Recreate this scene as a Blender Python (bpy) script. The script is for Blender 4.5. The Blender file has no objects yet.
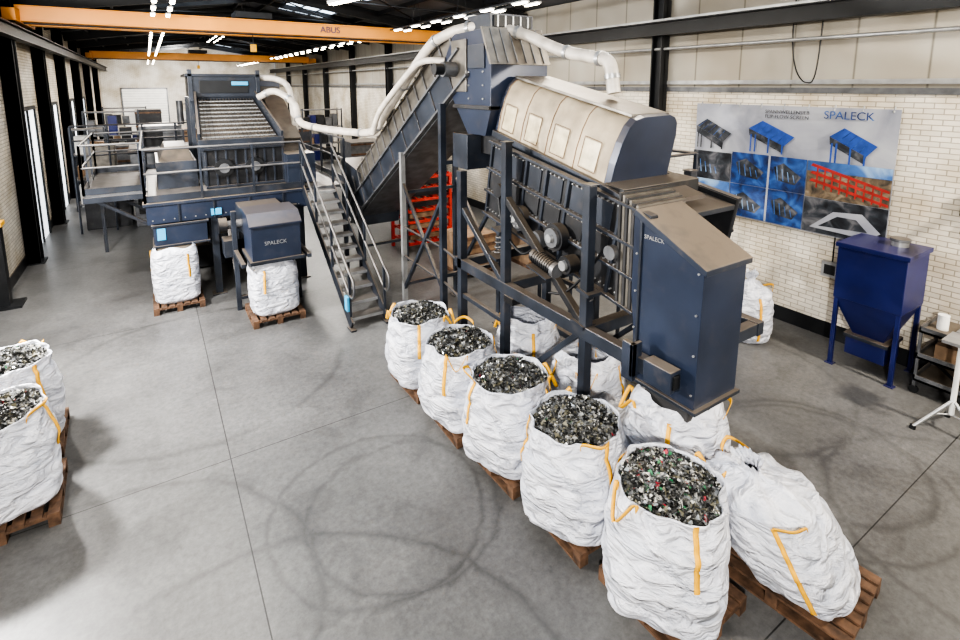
import bpy, math, random
from mathutils import Vector, Matrix, noise
random.seed(7)
scene = bpy.context.scene
pi = math.pi

# ------------------------------------------------------------------ materials
def _new(name):
    m = bpy.data.materials.new(name); m.use_nodes = True
    nt = m.node_tree; b = nt.nodes['Principled BSDF']
    return m, nt, b
def N(nt, t, **kw):
    n = nt.nodes.new(t)
    for k, v in kw.items():
        if k in n.inputs: n.inputs[k].default_value = v
        else: setattr(n, k, v)
    return n
def ramp(nt, src, stops):
    r = nt.nodes.new('ShaderNodeValToRGB')
    e = r.color_ramp.elements
    while len(e) < len(stops): e.new(0.5)
    for i, (p, c) in enumerate(stops):
        e[i].position = p; e[i].color = (c[0], c[1], c[2], 1)
    nt.links.new(src, r.inputs[0]); return r
def paint(name, col, rough=0.45, metal=0.0, var=0.25, scale=3.0, dust=0.0, bump=0.0, dustcol=(0.22,0.17,0.12)):
    m, nt, b = _new(name)
    tc = N(nt, 'ShaderNodeTexCoord')
    nz = N(nt, 'ShaderNodeTexNoise'); nz.inputs['Scale'].default_value = scale; nz.inputs['Detail'].default_value = 6
    nt.links.new(tc.outputs['Object'], nz.inputs['Vector'])
    c0 = [c*(1-var) for c in col]; c1 = [min(1, c*(1+var)) for c in col]
    r = ramp(nt, nz.outputs['Fac'], [(0.3, c0), (0.7, c1)])
    out = r.outputs['Color']
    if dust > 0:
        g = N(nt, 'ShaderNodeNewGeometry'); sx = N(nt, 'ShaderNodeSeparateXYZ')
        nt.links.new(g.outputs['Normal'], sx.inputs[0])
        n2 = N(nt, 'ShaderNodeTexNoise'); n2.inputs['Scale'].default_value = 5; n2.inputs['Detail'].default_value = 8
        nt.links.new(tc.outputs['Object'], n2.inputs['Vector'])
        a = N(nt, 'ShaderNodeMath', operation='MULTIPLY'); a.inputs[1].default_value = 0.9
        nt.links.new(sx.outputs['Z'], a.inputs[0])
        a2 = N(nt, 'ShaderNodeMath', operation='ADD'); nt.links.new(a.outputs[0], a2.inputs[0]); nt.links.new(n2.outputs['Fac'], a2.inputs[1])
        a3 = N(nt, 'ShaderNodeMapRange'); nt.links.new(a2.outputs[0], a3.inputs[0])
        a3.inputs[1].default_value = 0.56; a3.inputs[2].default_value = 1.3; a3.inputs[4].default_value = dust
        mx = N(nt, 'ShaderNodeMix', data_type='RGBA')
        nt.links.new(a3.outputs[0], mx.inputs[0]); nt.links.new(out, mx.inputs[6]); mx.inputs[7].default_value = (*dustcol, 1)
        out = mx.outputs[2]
    nt.links.new(out, b.inputs['Base Color'])
    b.inputs['Roughness'].default_value = rough; b.inputs['Metallic'].default_value = metal
    if bump > 0:
        bp = N(nt, 'ShaderNodeBump'); bp.inputs['Strength'].default_value = bump; bp.inputs['Distance'].default_value = 0.02
        nt.links.new(nz.outputs['Fac'], bp.inputs['Height']); nt.links.new(bp.outputs[0], b.inputs['Normal'])
    return m
def emis(name, col, s):
    m, nt, b = _new(name)
    b.inputs['Base Color'].default_value = (*col, 1)
    b.inputs['Emission Color'].default_value = (*col, 1); b.inputs['Emission Strength'].default_value = s
    return m

M = {}
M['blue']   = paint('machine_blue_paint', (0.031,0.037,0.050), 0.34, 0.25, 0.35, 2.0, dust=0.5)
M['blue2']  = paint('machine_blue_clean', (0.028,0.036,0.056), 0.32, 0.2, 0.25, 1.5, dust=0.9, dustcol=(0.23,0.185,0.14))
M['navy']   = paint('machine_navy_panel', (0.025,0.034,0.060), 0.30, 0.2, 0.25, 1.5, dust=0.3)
M['royal']  = paint('royal_blue_paint', (0.011,0.016,0.095), 0.33, 0.1, 0.2, 2.0, dust=0.1)
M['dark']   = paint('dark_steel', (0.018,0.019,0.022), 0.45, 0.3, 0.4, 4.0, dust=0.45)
M['black']  = paint('black_steel', (0.010,0.011,0.013), 0.5, 0.2, 0.3, 3.0)
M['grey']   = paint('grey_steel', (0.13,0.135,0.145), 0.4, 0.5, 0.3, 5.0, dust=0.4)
M['lgrey']  = paint('light_steel', (0.34,0.345,0.35), 0.38, 0.6, 0.2, 5.0)
M['cover']  = paint('galvanised_cover', (0.14,0.13,0.115), 0.38, 0.5, 0.35, 5.0, dust=0.5)
M['pipe']   = paint('pipe_white', (0.50,0.46,0.41), 0.45, 0.0, 0.2, 6.0, dust=0.4)
M['yellow'] = paint('strap_yellow', (0.68,0.36,0.02), 0.6, 0, 0.15, 9.0)
M['crane']  = paint('crane_orange', (0.70,0.29,0.045), 0.45, 0, 0.12, 1.0)
M['red']    = paint('rack_red', (0.38,0.03,0.02), 0.5, 0, 0.25, 4.0)
M['white']  = paint('white_paint', (0.75,0.75,0.73), 0.6, 0, 0.08, 2.0)
M['sticker']= paint('sticker_cyan', (0.05,0.35,0.60), 0.5, 0, 0.05)
M['wood']   = paint('pallet_wood', (0.095,0.052,0.03), 0.8, 0, 0.6, 9.0, bump=0.4)
M['hood']   = paint('hood_fabric', (0.36,0.30,0.215), 0.6, 0, 0.35, 3.0, dust=0.5, bump=1.0, dustcol=(0.24,0.19,0.13))
M['rubber'] = paint('belt_rubber', (0.03,0.03,0.032), 0.8, 0, 0.3, 5.0, dust=0.4)
M['roof']   = paint('roof_deck', (0.10,0.105,0.115), 0.6, 0.1, 0.3, 1.0)
M['brown']  = paint('brown_stuff', (0.20,0.13,0.08), 0.8, 0, 0.3, 6.0)

def brick(name, axis, c1=(0.68,0.63,0.55,1), c2=(0.57,0.53,0.465,1)):
    m, nt, b = _new(name)
    tc = N(nt, 'ShaderNodeNewGeometry'); s = N(nt, 'ShaderNodeSeparateXYZ'); c = N(nt, 'ShaderNodeCombineXYZ')
    nt.links.new(tc.outputs['Position'], s.inputs[0])
    nt.links.new(s.outputs[axis], c.inputs['X']); nt.links.new(s.outputs['Z'], c.inputs['Y'])
    bt = N(nt, 'ShaderNodeTexBrick')
    bt.inputs['Scale'].default_value = 1.0
    bt.inputs['Brick Width'].default_value = 0.25; bt.inputs['Row Height'].default_value = 0.083
    bt.inputs['Mortar Size'].default_value = 0.008; bt.inputs['Mortar Smooth'].default_value = 0.3
    bt.inputs['Color1'].default_value = c1; bt.inputs['Color2'].default_value = c2
    bt.inputs['Mortar'].default_value = (0.34,0.31,0.26,1)
    nt.links.new(c.outputs[0], bt.inputs['Vector'])
    nz = N(nt, 'ShaderNodeTexNoise'); nz.inputs['Scale'].default_value = 0.9; nz.inputs['Detail'].default_value = 8
    nt.links.new(tc.outputs['Position'], nz.inputs['Vector'])
    r = ramp(nt, nz.outputs['Fac'], [(0.35, (0.62,0.56,0.46)), (0.6, (1,1,1))])
    mx = N(nt, 'ShaderNodeMix', data_type='RGBA', blend_type='MULTIPLY'); mx.inputs[0].default_value = 0.85
    nt.links.new(bt.outputs['Color'], mx.inputs[6]); nt.links.new(r.outputs['Color'], mx.inputs[7])
    nt.links.new(mx.outputs[2], b.inputs['Base Color']); b.inputs['Roughness'].default_value = 0.8
    bp = N(nt, 'ShaderNodeBump'); bp.inputs['Strength'].default_value = 0.7; bp.inputs['Distance'].default_value = 0.012; bp.invert = True
    nt.links.new(bt.outputs['Fac'], bp.inputs['Height']); nt.links.new(bp.outputs[0], b.inputs['Normal'])
    return m
M['brickY'] = brick('white_brick_side', 'Y'); M['brickX'] = brick('white_brick_end', 'X', (.74,.72,.68,1), (.68,.66,.62,1))

def panelmat():
    m, nt, b = _new('wall_cladding')
    g = N(nt, 'ShaderNodeNewGeometry'); s = N(nt, 'ShaderNodeSeparateXYZ'); nt.links.new(g.outputs['Position'], s.inputs[0])
    w = N(nt, 'ShaderNodeMath', operation='PINGPONG'); nt.links.new(s.outputs['Y'], w.inputs[0]); w.inputs[1].default_value = 0.5
    r = ramp(nt, w.outputs[0], [(0.0, (0.13,0.12,0.10)), (0.025, (0.35,0.33,0.29))])
    nz = N(nt, 'ShaderNodeTexNoise'); nz.inputs['Scale'].default_value = 0.7; nt.links.new(g.outputs['Position'], nz.inputs['Vector'])
    r2 = ramp(nt, nz.outputs['Fac'], [(0.3, (0.72,0.68,0.62)), (0.7, (1,1,1))])
    mx = N(nt, 'ShaderNodeMix', data_type='RGBA', blend_type='MULTIPLY'); mx.inputs[0].default_value = 1
    nt.links.new(r.outputs['Color'], mx.inputs[6]); nt.links.new(r2.outputs['Color'], mx.inputs[7])
    nt.links.new(mx.outputs[2], b.inputs['Base Color']); b.inputs['Roughness'].default_value = 0.6
    return m
M['panel'] = panelmat()

def floormat():
    m, nt, b = _new('concrete_floor')
    L = nt.links
    g = N(nt, 'ShaderNodeNewGeometry'); s = N(nt, 'ShaderNodeSeparateXYZ'); L.new(g.outputs['Position'], s.inputs[0])
    n1 = N(nt, 'ShaderNodeTexNoise'); n1.inputs['Scale'].default_value = 0.4; n1.inputs['Detail'].default_value = 14; n1.inputs['Roughness'].default_value = 0.6; n1.inputs['Distortion'].default_value = 0.3
    L.new(g.outputs['Position'], n1.inputs['Vector'])
    n2 = N(nt, 'ShaderNodeTexNoise'); n2.inputs['Scale'].default_value = 14; n2.inputs['Detail'].default_value = 12; n2.inputs['Roughness'].default_value = 0.8
    L.new(g.outputs['Position'], n2.inputs['Vector'])
    n3 = N(nt, 'ShaderNodeTexNoise'); n3.inputs['Scale'].default_value = 1.5; n3.inputs['Detail'].default_value = 8; n3.inputs['Distortion'].default_value = 1.2
    L.new(g.outputs['Position'], n3.inputs['Vector'])
    r1 = ramp(nt, n1.outputs['Fac'], [(0.30, (0.074,0.073,0.073)), (0.5, (0.112,0.111,0.110)), (0.70, (0.158,0.157,0.155))])
    r2 = ramp(nt, n2.outputs['Fac'], [(0.3, (0.62,0.62,0.62)), (0.5,(0.97,0.97,0.97)), (0.7, (1.3,1.3,1.3))])
    mx = N(nt, 'ShaderNodeMix', data_type='RGBA', blend_type='MULTIPLY'); mx.inputs[0].default_value = 1
    L.new(r1.outputs['Color'], mx.inputs[6]); L.new(r2.outputs['Color'], mx.inputs[7])
    r3 = ramp(nt, n3.outputs['Fac'], [(0.34, (0.74,0.74,0.74)), (0.46,(1,1,1)), (0.6,(1,1,1)), (0.68,(1.15,1.15,1.15))])
    mx3 = N(nt, 'ShaderNodeMix', data_type='RGBA', blend_type='MULTIPLY'); mx3.inputs[0].default_value = 0.7
    L.new(mx.outputs[2], mx3.inputs[6]); L.new(r3.outputs['Color'], mx3.inputs[7])
    col = mx3.outputs[2]
    def mth(op, a, bb=None):
        n = N(nt, 'ShaderNodeMath', operation=op)
        for i, v in enumerate((a, bb)):
            if v is None: continue
            if isinstance(v, (int, float)): n.inputs[i].default_value = v
            else: L.new(v, n.inputs[i])
        return n.outputs[0]
    total = None
    for (cx, cy, rad, wd) in [(2.0,4.6,1.0,0.035),(1.75,4.75,1.12,0.03),(0.2,2.6,2.3,0.04),(6.9,1.0,1.5,0.04),(7.2,4.2,1.7,0.04),(0.4,9.0,2.2,0.05),(6.6,2.6,1.1,.04),(6.4,2.4,1.25,.035),(-.9,4.6,1.9,.04)]:
        dx = mth('SUBTRACT', s.outputs['X'], cx); dy = mth('SUBTRACT', s.outputs['Y'], cy)
        d = mth('SQRT', mth('ADD', mth('MULTIPLY', dx, dx), mth('MULTIPLY', dy, dy)))
        d = mth('ADD', d, mth('MULTIPLY', n3.outputs['Fac'], 0.22))
        k = mth('SUBTRACT', 1.0, mth('DIVIDE', mth('ABSOLUTE', mth('SUBTRACT', d, rad+0.11)), wd*1.6))
        k = mth('MAXIMUM', k, 0.0)
        total = k if total is None else mth('MAXIMUM', total, k)
    gate = N(nt, 'ShaderNodeMapRange'); L.new(n1.outputs['Fac'], gate.inputs[0]); gate.inputs[1].default_value=.66; gate.inputs[2].default_value=.44
    fac = mth('MULTIPLY', mth('MULTIPLY', total, gate.outputs[0]), 0.5)
    m2 = N(nt, 'ShaderNodeMix', data_type='RGBA'); L.new(fac, m2.inputs[0]); L.new(col, m2.inputs[6]); m2.inputs[7].default_value = (0.03,0.03,0.03,1)
    seam = None
    for ax, v in [('X',0.5),('Y',6.4),('Y',1.75),('Y',11.1),('Y',15.8),('Y',20.5)]:
        k = mth('LESS_THAN', mth('ABSOLUTE', mth('SUBTRACT', s.outputs[ax], v)), 0.006)
        seam = k if seam is None else mth('MAXIMUM', seam, k)
    m3 = N(nt, 'ShaderNodeMix', data_type='RGBA'); L.new(mth('MULTIPLY', seam, 0.85), m3.inputs[0]); L.new(m2.outputs[2], m3.inputs[6]); m3.inputs[7].default_value = (0.012,0.012,0.012,1)
    L.new(m3.outputs[2], b.inputs['Base Color'])
    rr = N(nt, 'ShaderNodeMapRange'); L.new(n1.outputs['Fac'], rr.inputs[0]); rr.inputs[3].default_value = 0.22; rr.inputs[4].default_value = 0.5
    L.new(rr.outputs[0], b.inputs['Roughness'])
    bp = N(nt, 'ShaderNodeBump'); bp.inputs['Strength'].default_value = 0.10; bp.inputs['Distance'].default_value = 0.01
    L.new(n2.outputs['Fac'], bp.inputs['Height']); L.new(bp.outputs[0], b.inputs['Normal'])
    return m
M['floor'] = floormat()

def bagmat():
    m, nt, b = _new('woven_bag')
    tc = N(nt, 'ShaderNodeTexCoord')
    mp = N(nt, 'ShaderNodeMapping'); mp.inputs['Scale'].default_value = (1, 1, 2.2); nt.links.new(tc.outputs['Object'], mp.inputs[0])
    n1 = N(nt, 'ShaderNodeTexNoise'); n1.inputs['Scale'].default_value = 3.2; n1.inputs['Detail'].default_value = 5; n1.inputs['Distortion'].default_value = 1.2
    nt.links.new(mp.outputs[0], n1.inputs['Vector'])
    r = ramp(nt, n1.outputs['Fac'], [(0.3, (0.46,0.485,0.56)), (0.6, (0.66,0.67,0.73))])
    nt.links.new(r.outputs['Color'], b.inputs['Base Color']); b.inputs['Roughness'].default_value = 0.45
    n2 = N(nt, 'ShaderNodeTexNoise'); n2.inputs['Scale'].default_value = 60; nt.links.new(mp.outputs[0], n2.inputs['Vector'])
    ad = N(nt, 'ShaderNodeMath', operation='MULTIPLY_ADD'); nt.links.new(n2.outputs['Fac'], ad.inputs[0]); ad.inputs[1].default_value = 0.04; nt.links.new(n1.outputs['Fac'], ad.inputs[2])
    bp = N(nt, 'ShaderNodeBump'); bp.inputs['Strength'].default_value = 1.0; bp.inputs['Distance'].default_value = 0.15
    nt.links.new(ad.outputs[0], bp.inputs['Height']); nt.links.new(bp.outputs[0], b.inputs['Normal'])
    return m
M['bag'] = bagmat()
M['heap'] = paint('shred_base', (0.04,0.04,0.038), 0.7, 0.1, 0.7, 30)
FL = [paint('shred_silver', (0.50,0.50,0.49), 0.28, 0.75, 0.1), paint('shred_white', (0.55,0.54,0.50), 0.45, 0, 0.1),
      paint('shred_dark', (0.04,0.04,0.038), 0.5, 0.1, 0.1), paint('shred_black', (0.010,0.010,0.010), 0.45, 0.1, 0.1),
      paint('shred_olive', (0.14,0.13,0.09), 0.6, 0, 0.1), paint('shred_green', (0.04,0.20,0.09), 0.5, 0, 0.1),
      paint('shred_red', (0.36,0.03,0.05), 0.5, 0, 0.1), paint('shred_grey', (0.16,0.165,0.17), 0.4, 0.4, 0.1)]
FW1 = [16, 4, 26, 26, 12, 0.15, .1, 26]
FW2 = [14, 9, 24, 28, 10, 2.5, 1.5, 20]

# ------------------------------------------------------------------ mesh builder
class Grp:
    def __init__(s, name, loc):
        s.o = bpy.data.objects.new(name, None); s.o.empty_display_size = 0.2
        s.o.location = loc; scene.collection.objects.link(s.o); s.loc = Vector(loc)
class MB:
    def __init__(s): s.v=[]; s.f=[]; s.mi=[]; s.sm=[]; s.mats=[]
    def mid(s, m):
        if isinstance(m, str): m = M[m]
        if m not in s.mats: s.mats.append(m)
        return s.mats.index(m)
    def add(s, vs, fs, mat, smooth=False, T=None):
        k = len(s.v); i = s.mid(mat)
        for p in vs:
            p = Vector(p)
            if T: p = T @ p
            s.v.append(p)
        for f in fs:
            s.f.append([k+j for j in f]); s.mi.append(i); s.sm.append(smooth)
    def box(s, x0,x1,y0,y1,z0,z1, mat, T=None):
        vs=[(x0,y0,z0),(x1,y0,z0),(x1,y1,z0),(x0,y1,z0),(x0,y0,z1),(x1,y0,z1),(x1,y1,z1),(x0,y1,z1)]
        s.add(vs,[(0,3,2,1),(4,5,6,7),(0,1,5,4),(1,2,6,5),(2,3,7,6),(3,0,4,7)],mat,False,T)
    def prism(s, pts, axis, a, b, mat, T=None):
        n=len(pts); vs=[]
        for t in (a,b):
            for (u,w) in pts:
                vs.append({'X':(t,u,w),'Y':(u,t,w),'Z':(u,w,t)}[axis])
        fs=[tuple(range(n-1,-1,-1)),tuple(range(n,2*n))]+[(i,(i+1)%n,n+(i+1)%n,n+i) for i in range(n)]
        s.add(vs,fs,mat,False,T)
    def hexa(s, bot, top, mat):
        s.add(list(bot)+list(top),[(0,3,2,1),(4,5,6,7),(0,1,5,4),(1,2,6,5),(2,3,7,6),(3,0,4,7)],mat)
    def beam(s, p0, p1, w, h, mat, up=(0,0,1)):
        p0=Vector(p0);p1=Vector(p1);d=(p1-p0).normalized();up=Vector(up)
        if abs(d.dot(up))>0.98: up=Vector((0,1,0))
        r=d.cross(up).normalized();u=r.cross(d)
        q=[(-1,-1),(1,-1),(1,1),(-1,1)]
        s.hexa([p0+r*a*w/2+u*b*h/2 for a,b in q],[p1+r*a*w/2+u*b*h/2 for a,b in q],mat)
    def ibeam(s, p0, p1, w, h, mat, t=0.025):
        p0=Vector(p0);p1=Vector(p1);d=(p1-p0).normalized();up=Vector((0,0,1))
        if abs(d.dot(up))>0.98: up=Vector((0,1,0))
        r=d.cross(up).normalized();u=r.cross(d)
        s.beam(p0,p1,t,h,mat,u)
        for k in (-1,1): s.beam(p0+u*k*(h/2-t/2),p1+u*k*(h/2-t/2),w,t,mat,u)
    def tube(s, pts, r, mat, n=10, cap=True, closed=False):
        pts=[Vector(p) for p in pts]; m=len(pts); vs=[]; ref=None
        for i,p in enumerate(pts):
            if i==0: d=pts[1]-p
            elif i==m-1: d=p-pts[i-1]
            else: d=(pts[i+1]-p).normalized()+(p-pts[i-1]).normalized()
            d.normalize()
            if ref is None:
                ref=Vector((0,0,1)) if abs(d.z)<0.9 else Vector((1,0,0))
            ref=(ref-d*ref.dot(d)).normalized(); b=d.cross(ref)
            rr=r[i] if isinstance(r,(list,tuple)) else r
            for k in range(n):
                a=2*pi*k/n; vs.append(p+(ref*math.cos(a)+b*math.sin(a))*rr)
        fs=[(i*n+k,i*n+(k+1)%n,(i+1)*n+(k+1)%n,(i+1)*n+k) for i in range(m-1) for k in range(n)]
        s.add(vs,fs,mat,True)
        if cap: s.add([vs[k] for k in range(n)]+[vs[(m-1)*n+k] for k in range(n)],[tuple(range(n-1,-1,-1)),tuple(range(n,2*n))],mat)
    def ribbon(s, pts, wd, w, t, mat):
        wd=Vector(wd).normalized(); vs=[]; pts=[Vector(p) for p in pts]
        for i,p in enumerate(pts):
            d=(pts[min(i+1,len(pts)-1)]-pts[max(i-1,0)]).normalized(); nn=d.cross(wd).normalized()
            for a,b in ((-1,-1),(1,-1),(1,1),(-1,1)): vs.append(p+wd*a*w/2+nn*b*t/2)
        fs=[(i*4+k,i*4+(k+1)%4,(i+1)*4+(k+1)%4,(i+1)*4+k) for i in range(len(pts)-1) for k in range(4)]
        s.add(vs,fs,mat,True)
    def finish(s, name, grp=None, bevel=0):
        me=bpy.data.meshes.new(name)
        xs=[p.x for p in s.v];ys=[p.y for p in s.v];zs=[p.z for p in s.v]
        c=Vector(((min(xs)+max(xs))/2,(min(ys)+max(ys))/2,min(zs)))
        me.from_pydata([p-c for p in s.v],[],s.f)
        for m in s.mats: me.materials.append(m)
        me.polygons.foreach_set('material_index',s.mi); me.polygons.foreach_set('use_smooth',s.sm); me.update()
        o=bpy.data.objects.new(name,me); scene.collection.objects.link(o)
        if grp: o.parent=grp.o; o.location=c-grp.loc
        else: o.location=c
        if bevel:
            bv=o.modifiers.new('bevel','BEVEL'); bv.width=bevel; bv.segments=2; bv.limit_method='ANGLE'; bv.angle_limit=0.9
        return o
def curve_pts(pts, k=6):
    P=[Vector(p) for p in pts]; out=[]
    P=[P[0]*2-P[1]]+P+[P[-1]*2-P[-2]]
    for i in range(1,len(P)-2):
        for j in range(k):
            t=j/k; a,b,c,d=P[i-1:i+3]
            out.append(0.5*((2*b)+(c-a)*t+(2*a-5*b+4*c-d)*t*t+(3*b-a-3*c+d)*t**3))
    out.append(P[-2]); return out
def text(name, s, loc, size, mat, X, Y, grp, ext=0.004):
    cu=bpy.data.curves.new(name,'FONT'); cu.body=s; cu.size=size; cu.extrude=ext; cu.align_x='CENTER'; cu.align_y='CENTER'
    cu.materials.append(M[mat] if isinstance(mat,str) else mat)
    o=bpy.data.objects.new(name,cu); scene.collection.objects.link(o)
    X=Vector(X).normalized();Y=Vector(Y).normalized();Z=X.cross(Y)
    R=Matrix((X,Y,Z)).transposed().to_4x4(); R.translation=Vector(loc)-grp.loc
    o.parent=grp.o; o.matrix_local=R; return o

# ------------------------------------------------------------------ room
XL,XR,YB,YN=-2.9,10.0,50.0,-4.0
EZ,RZ,XM=6.75,7.7,3.55
b=MB(); b.box(XL-0.3,XR+0.3,YN-0.3,YB+0.3,-0.2,0,'floor'); b.finish('floor')
b=MB(); b.box(XR,XR+0.25,YN,YB,0,4.4,'brickY'); b.box(XR+0.03,XR+0.25,YN,YB,4.4,EZ,'panel'); b.finish('wall_right')
b=MB(); b.box(XL-0.25,XL,YN,YB,0,EZ,'brickY'); b.finish('wall_left')
b=MB(); b.prism([(XL,0),(XR,0),(XR,EZ),(XM,RZ),(XL,EZ)],'Y',YB,YB+0.25,'brickX'); b.finish('wall_back')
b=MB(); b.prism([(XL,0),(XR,0),(XR,EZ),(XM,RZ),(XL,EZ)],'Y',YN-0.25,YN,'brickX'); b.finish('wall_near')
b=MB()
b.prism([(XL-0.25,EZ),(XM,RZ),(XM,RZ+0.15),(XL-0.25,EZ+0.15)],'Y',YN,YB,'roof')
b.prism([(XR+0.25,EZ),(XR+0.25,EZ+0.15),(XM,RZ+0.15),(XM,RZ)],'Y',YN,YB,'roof')
b.finish('ceiling')
sky=emis('skylight_glow',(0.74,0.86,1.0),2.4)
def roofz(x): return EZ+(RZ-EZ)*(1-abs(x-XM)/(XR-XM))
k=1
for (x0,x1) in ((0.4,3.0),(4.6,6.4)):
    for y0 in (3,9.5,13.8,19.0,24.2,29,35,41):
        b=MB(); b.add([(x0,y0,roofz(x0)-0.03),(x1,y0,roofz(x1)-0.03),(x1,y0+3.0,roofz(x1)-0.03),(x0,y0+3.0,roofz(x0)-0.03)],[(0,1,2,3)],sky)
        for q_ in range(4):
            xx=x0+(x1-x0)*q_/3; b.beam((xx,y0,roofz(xx)-.05),(xx,y0+3.0,roofz(xx)-.05),.05,.05,'dark')
        for yy in (y0,y0+3.0): b.beam((x0,yy,roofz(x0)-.05),(x1,yy,roofz(x1)-.05),.06,.06,'dark')
        b.finish('window_%d'%k); k+=1
g=Grp('roof_structure',(XM,15,6.5))
b=MB()
cols=[-2.6,2.5,7.8,13.0,18.2,23.4,28.6,33.8,39.0,44.2]
for y in cols:
    b.ibeam((XL+0.1,y,EZ-0.2),(XM,y,RZ-0.2),0.18,0.36,'black'); b.ibeam((XR-0.1,y,EZ-0.2),(XM,y,RZ-0.2),0.18,0.36,'black')
b.finish('rafters',g)
b=MB()
for x in (-1.9,-0.7,3.2,4.1,7.3,8.5):
    b.beam((x,YN,roofz(x)-0.09),(x,YB,roofz(x)-0.09),0.08,0.14,'black')
for i,y in enumerate(cols[:-1]):
    b.tube([(XL+.2,y,EZ-.25),(XM,y+5.2,RZ-.3)],0.025,'black',6); b.tube([(XR-.2,y,EZ-.25),(XM,y+5.2,RZ-.3)],0.025,'black',6)
    b.tube([(XM,y,RZ-.3),(XR-.2,y+5.2,EZ-.25)],0.025,'black',6)
for y in (20.8,26,31,36.4,41.6): b.beam((XL+.1,y,roofz(XL+.1)-.12),(XM,y,RZ-.12),.1,.18,'black'); b.beam((XM,y,RZ-.12),(XR-.1,y,roofz(XR-.1)-.12),.1,.18,'black')
b.finish('purlins',g)
for y in cols[2:]:
    b=MB(); b.ibeam((XR-0.16,y,0),(XR-0.16,y,EZ-.1),0.26,0.28,'black',0.03); b.box(XR-.34,XR-.02,y-.18,y+.18,0,.03,'black'); b.finish('steel_column')
for y in (16.9,21.4,26.2,31.4,37,43):
    b=MB(); b.ibeam((XL+0.15,y,0),(XL+0.15,y,EZ-.1),0.28,0.5,'black',0.04); b.box(XL+.01,XL+.36,y-.28,y+.28,0,.03,'black'); b.box(XL+.01,XL+.30,y-.25,y-.23,0,EZ-.3,'black'); b.finish('steel_column')
b=MB(); b.box(XL+.02,XL+.2,13.6,13.85,0,1.7,'black'); b.box(XL+.02,XL+.24,13.55,13.9,1.7,1.78,'yellow'); b.box(XL+.02,XL+.4,13.45,14.0,0,.04,'black'); b.finish('corner_guard_post')
b=MB(); b.ibeam((XR-.42,YN,5.72),(XR-.42,YB,5.72),0.22,0.30,'black'); b.beam((XR-.42,YN,5.90),(XR-.42,YB,5.90),.06,.05,'lgrey')
b.tube([(XR-.2,YN,5.3),(XR-.2,YB,5.3)],.035,'lgrey',8); b.finish('trim_1')
b=MB(); b.ibeam((XL+.42,YN,5.72),(XL+.42,YB,5.72),0.22,0.30,'black'); b.beam((XL+.42,YN,5.90),(XL+.42,YB,5.90),.06,.05,'grey'); b.finish('trim_2')
b=MB(); b.box(XR-.03,XR,YN,YB,4.36,4.46,'grey'); b.box(XR-.05,XR,YN,YB,4.52,4.6,'lgrey'); b.finish('trim_3')
b=MB(); b.box(XR-.02,XR,YN,YB,0,0.28,'black'); b.finish('baseboard_right')
b=MB(); b.box(XL,XL+.02,YN,YB,0,0.28,'dark'); b.finish('baseboard_left')
b=MB(); b.box(XL,XR,YB-.02,YB,0,0.28,'dark'); b.finish('baseboard_back')
dm=emis('daylight_door',(0.9,0.95,1.0),1.1)
k=1
for y in (17.9,22.6,28.0,33):
    b=MB(); b.box(XL+.005,XL+.03,y,y+2.2,0.0,3.8,dm)
    for yy in (y-.06,y+1.07,y+2.2): b.box(XL+.005,XL+.08,yy,yy+.06,0,3.9,'black')
    b.box(XL+.005,XL+.08,y-.06,y+2.26,3.8,3.9,'black'); b.finish('door_%d'%k); k+=1
b=MB(); b.box(-1.6,1.4,YB-.06,YB-.02,0,4.2,'white')
for i in range(21): b.box(-1.6,1.4,YB-.08,YB-.05,i*.2+.02,i*.2+.04,'lgrey')
b.box(-1.7,-1.6,YB-.1,YB-.01,0,4.3,'grey'); b.box(1.4,1.5,YB-.1,YB-.01,0,4.3,'grey'); b.box(-1.7,1.5,YB-.1,YB-.01,4.2,4.3,'grey'); b.finish('door_5')

# ------------------------------------------------------------------ overhead cranes
def crane(y, txt):
    g=Grp('overhead_crane',(XM,y,6.0))
    b=MB()
    for dy in (0,1.1):
        b.box(XL+.45,XR-.62,y+dy-.14,y+dy+.14,6.02,6.36,'crane')
        b.box(XL+.45,XR-.62,y+dy-.18,y+dy+.18,6.0,6.03,'crane'); b.box(XL+.45,XR-.62,y+dy-.18,y+dy+.18,6.35,6.38,'crane')
    for x in (XL+.42,XR-.42):
        b.box(x-.12,x+.12,y-.7,y+1.8,5.97,6.25,'crane')
        for yy in (y-.5,y+1.6): b.tube([(x-.08,yy,6.03),(x+.08,yy,6.03)],.09,'black',14)
    b.finish('bridge_girders',g,0.008)
    b=MB()
    b.box(XM-1.2,XM-.2,y+.1,y+1.0,6.45,6.62,'black'); b.tube([(XM-1.1,y+.55,6.3),(XM-.3,y+.55,6.3)],.16,'dark',14)
    b.tube([(XM-.7,y+.55,6.2),(XM-.7,y+.55,5.7)],.012,'black',6); b.box(XM-.78,XM-.62,y+.5,y+.6,5.5,5.72,'yellow')
    b.tube([(XL+.6,y-.22,5.95),(XR-.8,y-.22,5.95)],.02,'black',6); b.finish('hoist',g)
    if txt: text('maker_label',txt,(5.0,y-.16,6.20),.26,'royal',(1,0,0),(0,0,1),g)
crane(16.6,'ABUS'); crane(36.0,None)

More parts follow.
